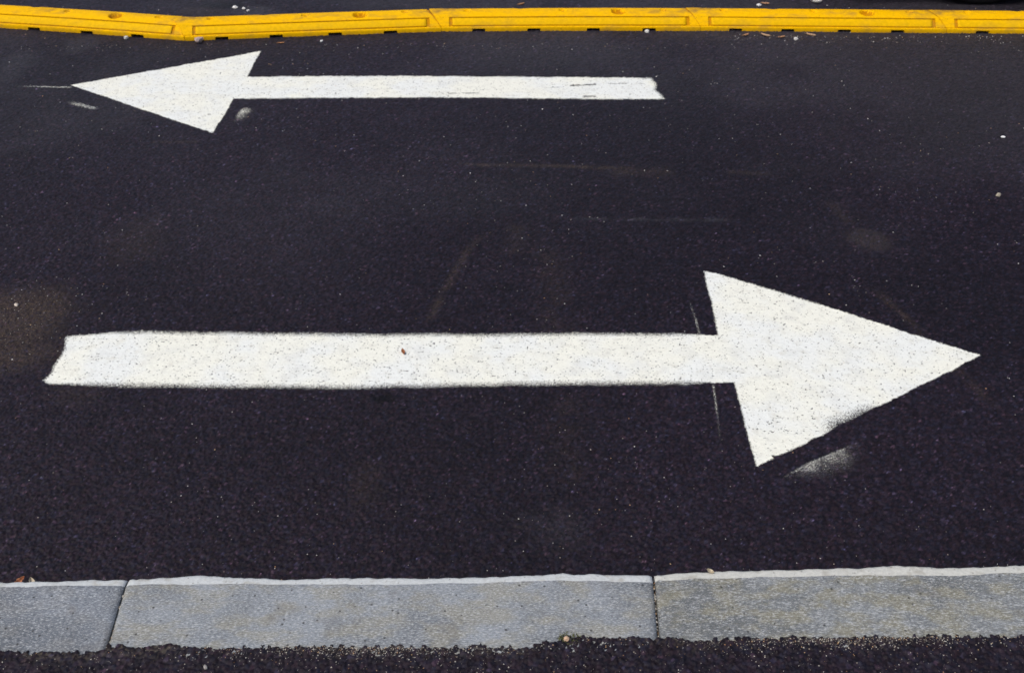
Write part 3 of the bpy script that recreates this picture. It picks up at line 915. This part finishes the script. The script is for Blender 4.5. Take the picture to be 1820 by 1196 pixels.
for i, (x, y, s, a, lab) in enumerate((
        (1.075, 4.50, 0.040, 35, 'dry brown leaf before the second separator from right, leftmost of four'),
        (1.165, 4.495, 0.046, -40, 'dry brown leaf before the second separator from right, second of four from left'),
        (1.235, 4.475, 0.036, 15, 'dry brown leaf before the second separator from right, third of four from left'),
        (1.375, 4.500, 0.046, -35, 'dry brown leaf before the second separator from right, rightmost of four'))):
    leaf('fallen_leaf', (x, y, 0.003), s, ((0.40, 0.22, 0.12), (0.44, 0.29, 0.18))[i % 2], lab, R(a), 0.3, 0.32, 'leaf scraps along the yellow separators')
leaf('fallen_leaf', (1.255, 4.94, 0.003), 0.040, (0.48, 0.27, 0.16), 'small orange leaf on asphalt behind the yellow separators', R(-15), 0.3, 0.35)
leaf('fallen_leaf', (0.045, 4.93, 0.003), 0.040, (0.38, 0.20, 0.10), 'brown leaf behind the middle yellow separator', R(30), 0.3, 0.35)
leaf('fallen_leaf', (1.515, 4.955, 0.004), 0.048, (0.70, 0.68, 0.62), 'pale curled leaf on asphalt behind the second separator from right', R(8), 0.5, 0.3)

pebble('pebble', (-1.764, 4.470, 0), 0.020, (0.55, 0.53, 0.49), 'white pebble at the foot of the leftmost separator', seed=1)
pebble('pebble', (-1.418, 4.425, 0), 0.034, (0.44, 0.34, 0.31), 'pinkish stone against the bent separator near its left end', 0.9, seed=2)
pebble('pebble', (-1.360, 4.885, 0), 0.022, (0.74, 0.73, 0.70), 'white pebble behind the bent separator, largest of three', 0.7, seed=3)
pebble('pebble', (-1.315, 4.872, 0), 0.015, (0.70, 0.69, 0.66), 'small white pebble behind the bent separator, middle of three', 0.7, seed=4)
pebble('pebble', (-1.285, 4.842, 0), 0.014, (0.66, 0.66, 0.64), 'small white pebble behind the bent separator, nearest of three', 0.7, seed=5)
pebble('pebble', (1.838, 3.435, 0), 0.013, (0.80, 0.80, 0.78), 'bright white pebble on bare asphalt at upper right', seed=6)
pebble('pebble', (1.645, 2.985, 0), 0.015, (0.36, 0.32, 0.25), 'beige pebble at the right edge of the photograph', seed=7)
pebble('pebble', (1.218, 4.915, 0), 0.020, (0.66, 0.66, 0.66), 'grey white pebble behind the second separator from right', seed=8)
pebble('pebble', (-1.415, 2.335, 0), 0.012, (0.58, 0.50, 0.42), 'pale pebble in the brown dirt left of the big arrow shaft, farther of two', seed=9)
pebble('pebble', (-1.498, 2.235, 0), 0.011, (0.60, 0.54, 0.46), 'pale pebble in the brown dirt left of the big arrow shaft, nearer of two', seed=10)
pebble('pebble', (-0.865, 4.545 - 0.115, 0), 0.013, (0.75, 0.75, 0.73), 'tiny white pebble before the bent separator at mid length', seed=11)
pebble('pebble', (0.625, 4.555, 0), 0.020, (0.68, 0.66, 0.60), 'pale pebble at a notch of the middle separator', seed=12)
pebble('pebble', (1.295, 4.455, 0), 0.018, (0.60, 0.58, 0.55), 'grey pebble among leaf scraps before the second separator from right', seed=13)
pebble('pebble', (0.100, 1.127, KERB_TOP + 0.004), 0.010, (0.52, 0.36, 0.24), 'tan pebble in the moss at the near edge of the middle kerb stone', seed=14)
pebble('pebble', (-0.545, 1.068, KERB_TOP + 0.003), 0.008, (0.30, 0.28, 0.26), 'small grey pebble in the pavement before the middle kerb stone', seed=15)

# moss tuft at the near edge of the middle kerb stone
rr = random.Random(3)
tuft = empty('moss_tuft', (0.104, 1.129, KERB_TOP))
bm = bmesh.new()
for i in range(170):
    a = rr.random() * 6.28; r = 0.016 * math.sqrt(rr.random())
    b = Vector((r * math.cos(a) * 1.3, r * math.sin(a) * 0.8, 0))
    h = rr.uniform(0.003, 0.008); w = rr.uniform(0.0008, 0.0018); t = rr.random() * 6.28
    s = Vector((math.cos(t), math.sin(t), 0)) * w
    tip = b + Vector((rr.uniform(-1, 1) * 0.004, rr.uniform(-1, 1) * 0.004, h))
    bm.faces.new([bm.verts.new(p) for p in (b - s, b + s, tip + s * 0.3, tip - s * 0.3)])
m = bpy.data.meshes.new('blades'); bm.to_mesh(m); bm.free()
o = link('blades', m, [mat_plain('moss', (0.12, 0.13, 0.055), 0.9, 0.2, 0.5, 400)], tuft)
o['kind'] = 'stuff'
tag(tuft, 'small moss tuft with sand at the near edge of the middle kerb stone', 'moss')

# ------------------------------------------------------------------ parked car beyond the separators: only a tyre's foot is in view
def car():
    root = empty('parked_car', (2.318, 4.92, 0))
    paint = mat_plain('car_paint_dark', (0.012, 0.014, 0.022), 0.25, 0.6, 0.05, 20)
    rubber = mat_plain('tyre_rubber', (0.012, 0.012, 0.014), 0.85, 0.25, 0.2, 120)
    alloy = mat_plain('wheel_alloy', (0.45, 0.45, 0.47), 0.35, 0.5, 0.1, 60, 0.9)
    glass = mat_plain('car_glass', (0.02, 0.025, 0.03), 0.05, 0.7, 0.05, 10)
    lamp = mat_plain('lamp_lens', (0.55, 0.06, 0.04), 0.2, 0.6, 0.1, 30)
    lampw = mat_plain('headlamp_lens', (0.65, 0.66, 0.68), 0.15, 0.6, 0.1, 30)
    trim = mat_plain('black_trim', (0.02, 0.02, 0.02), 0.7, 0.3, 0.2, 60)
    RW, WB, WID = 0.315, 2.58, 1.70
    def lathe(prof, seg, cx, y0, sgn):
        bm = bmesh.new(); rings = []
        for i in range(seg):
            a = 2 * math.pi * i / seg
            rings.append([bm.verts.new((cx + r * math.cos(a), y0 + sgn * w, RW + r * math.sin(a))) for r, w in prof])
        for i in range(seg):
            A, B = rings[i], rings[(i + 1) % seg]
            for j in range(len(prof) - 1): bm.faces.new((A[j], B[j], B[j + 1], A[j + 1]))
        bmesh.ops.recalc_face_normals(bm, faces=bm.faces)
        me = bpy.data.meshes.new('lathe'); bm.to_mesh(me); bm.free()
        return me
    for cx in (0, WB):
        for y0, sg in ((0, 1), (WID, -1)):
            w = empty('wheel', (0, 0, 0)); w.parent = root
            ty = link('tyre', lathe([(0.200, 0.02), (0.215, 0.004), (0.26, -0.004), (0.295, 0.004), (0.309, 0.016), (RW, 0.035), (RW, 0.16), (0.305, 0.18), (0.2, 0.19)], 56, cx, y0, sg), [rubber], w, smooth=True)
            link('rim', lathe([(0.201, 0.016), (0.195, 0.022), (0.188, 0.05), (0.10, 0.045), (0.06, 0.03), (0.0005, 0.028)], 40, cx, y0, sg), [alloy], w, smooth=True)
            bm = bmesh.new()
            for q in range(5):
                a = q * 2 * math.pi / 5
                ca, sa = math.cos(a), math.sin(a)
                vs = []
                for r, hw in ((0.04, 0.028), (0.19, 0.020)):
                    for s in (-1, 1):
                        for yy in (0.018, 0.04):
                            vs.append(bm.verts.new((cx + r * ca - s * hw * sa, y0 + sg * yy, RW + r * sa + s * hw * ca)))
                bmesh.ops.convex_hull(bm, input=vs)
            me = bpy.data.meshes.new('spokes'); bm.to_mesh(me); bm.free()
            link('spokes', me, [alloy], w)
    # body side outline with wheel arches, lofted across the width
    def arch(cx, r=0.36, n=12):
        return [(cx - r * math.cos(math.pi * i / n), RW + r * math.sin(math.pi * i / n) * 0.98) for i in range(n + 1)]
    low = [(-0.74, 0.30), (-0.70, 0.21)] + [(-0.37, 0.20)] + arch(0) + [(0.37, 0.20), (WB - 0.37, 0.20)] + arch(WB) + [(WB + 0.37, 0.20), (WB + 0.80, 0.22), (WB + 0.86, 0.34)]
    top = [(WB + 0.86, 0.60), (WB + 0.70, 0.76), (WB + 0.30, 0.86), (WB - 0.20, 0.93), (0.2, 0.96), (-0.45, 0.98), (-0.72, 0.92), (-0.78, 0.62)]
    outline = low + top
    bm = bmesh.new()
    def ring(y, inset):
        cxm, cz = 1.3, 0.6
        return [bm.verts.new((x + (cxm - x) * inset * 0.06, y, z + (cz - z) * inset * (0.25 if z > 0.7 else 0.02))) for x, z in outline]
    rs = [ring(0.03, 1.0), ring(0.0, 0.55), ring(-0.005, 0.2), ring(0.12, 0.0), ring(WID - 0.12, 0.0), ring(WID + 0.005, 0.2), ring(WID, 0.55), ring(WID - 0.03, 1.0)]
    n = len(outline)
    for a, b in zip(rs[:-1], rs[1:]):
        for i in range(n): bm.faces.new((a[i], a[(i + 1) % n], b[(i + 1) % n], b[i]))
    bmesh.ops.triangulate(bm, faces=[bm.faces.new(rs[0]), bm.faces.new(rs[-1][::-1])])
    bmesh.ops.recalc_face_normals(bm, faces=bm.faces)
    me = bpy.data.meshes.new('body'); bm.to_mesh(me); bm.free()
    link('body', me, [paint], root)
    def prism(name, base, topq, mat, parent=root):
        bm = bmesh.new()
        a = [bm.verts.new(p) for p in base]; b = [bm.verts.new(p) for p in topq]
        k = len(a)
        bm.faces.new(a[::-1]); bm.faces.new(b)
        for i in range(k): bm.faces.new((a[i], a[(i + 1) % k], b[(i + 1) % k], b[i]))
        bmesh.ops.recalc_face_normals(bm, faces=bm.faces)
        bmesh.ops.bevel(bm, geom=bm.edges[:], offset=0.02, segments=2, affect='EDGES', clamp_overlap=True)
        me = bpy.data.meshes.new(name); bm.to_mesh(me); bm.free()
        return link(name, me, [mat], parent, smooth=True)
    y0, y1 = 0.07, WID - 0.07
    roof = prism('roof', [(-0.55, y0, 0.93), (1.95, y0, 0.90), (1.95, y1, 0.90), (-0.55, y1, 0.93)], [(-0.20, y0 + 0.14, 1.42), (1.10, y0 + 0.14, 1.43), (1.10, y1 - 0.14, 1.43), (-0.20, y1 - 0.14, 1.42)], paint)
    def pane(name, pts, off):
        o = prism(name, [Vector(p) for p in pts], [Vector(p) + Vector(off) for p in pts], glass)
        return o
    for s, yb in ((1, y0), (-1, y1)):
        def sl(z): return yb + s * (0.14 * (z - 0.92) / 0.50) - s * 0.012
        pane('side_window', [(-0.36, sl(0.98), 0.98), (0.50, sl(0.98), 0.98), (0.50, sl(1.36), 1.36), (-0.14, sl(1.36), 1.36)], (0, s * 0.03, 0))
        pane('side_window', [(0.56, sl(0.98), 0.98), (1.70, sl(0.98), 0.98), (1.10, sl(1.36), 1.36), (0.56, sl(1.36), 1.36)], (0, s * 0.03, 0))
        prism('door_handle', [(0.25, (-0.02 if s > 0 else WID - 0.01), 0.80), (0.45, (-0.02 if s > 0 else WID - 0.01), 0.80), (0.45, (0.01 if s > 0 else WID + 0.02), 0.80), (0.25, (0.01 if s > 0 else WID + 0.02), 0.80)],
              [(0.25, (-0.02 if s > 0 else WID - 0.01), 0.83), (0.45, (-0.02 if s > 0 else WID - 0.01), 0.83), (0.45, (0.01 if s > 0 else WID + 0.02), 0.83), (0.25, (0.01 if s > 0 else WID + 0.02), 0.83)], trim)
        ym = -0.16 if s > 0 else WID + 0.16
        yn_ = 0.06 if s > 0 else WID - 0.06
        prism('mirror', [(1.52, ym, 0.95), (1.64, ym, 0.96), (1.62, yn_, 0.96), (1.54, yn_, 0.95)], [(1.53, ym, 1.09), (1.63, ym, 1.08), (1.61, yn_, 1.02), (1.54, yn_, 1.02)], paint)
        yl = 0.05 if s > 0 else WID - 0.05
        yl2 = 0.32 if s > 0 else WID - 0.32
        prism('tail_light', [(-0.80, yl, 0.68), (-0.70, yl, 0.68), (-0.70, yl2, 0.68), (-0.80, yl2, 0.68)], [(-0.765, yl, 0.86), (-0.68, yl, 0.86), (-0.68, yl2, 0.86), (-0.765, yl2, 0.86)], lamp)
        prism('headlight', [(WB + 0.72, yl, 0.56), (WB + 0.88, yl2, 0.56), (WB + 0.70, yl2, 0.56), (WB + 0.5, yl, 0.56)], [(WB + 0.68, yl, 0.72), (WB + 0.80, yl2, 0.70), (WB + 0.62, yl2, 0.72), (WB + 0.5, yl, 0.72)], lampw)
    tag(root, 'dark parked car beyond the yellow separators, only its black tyre foot showing', 'car')
car()
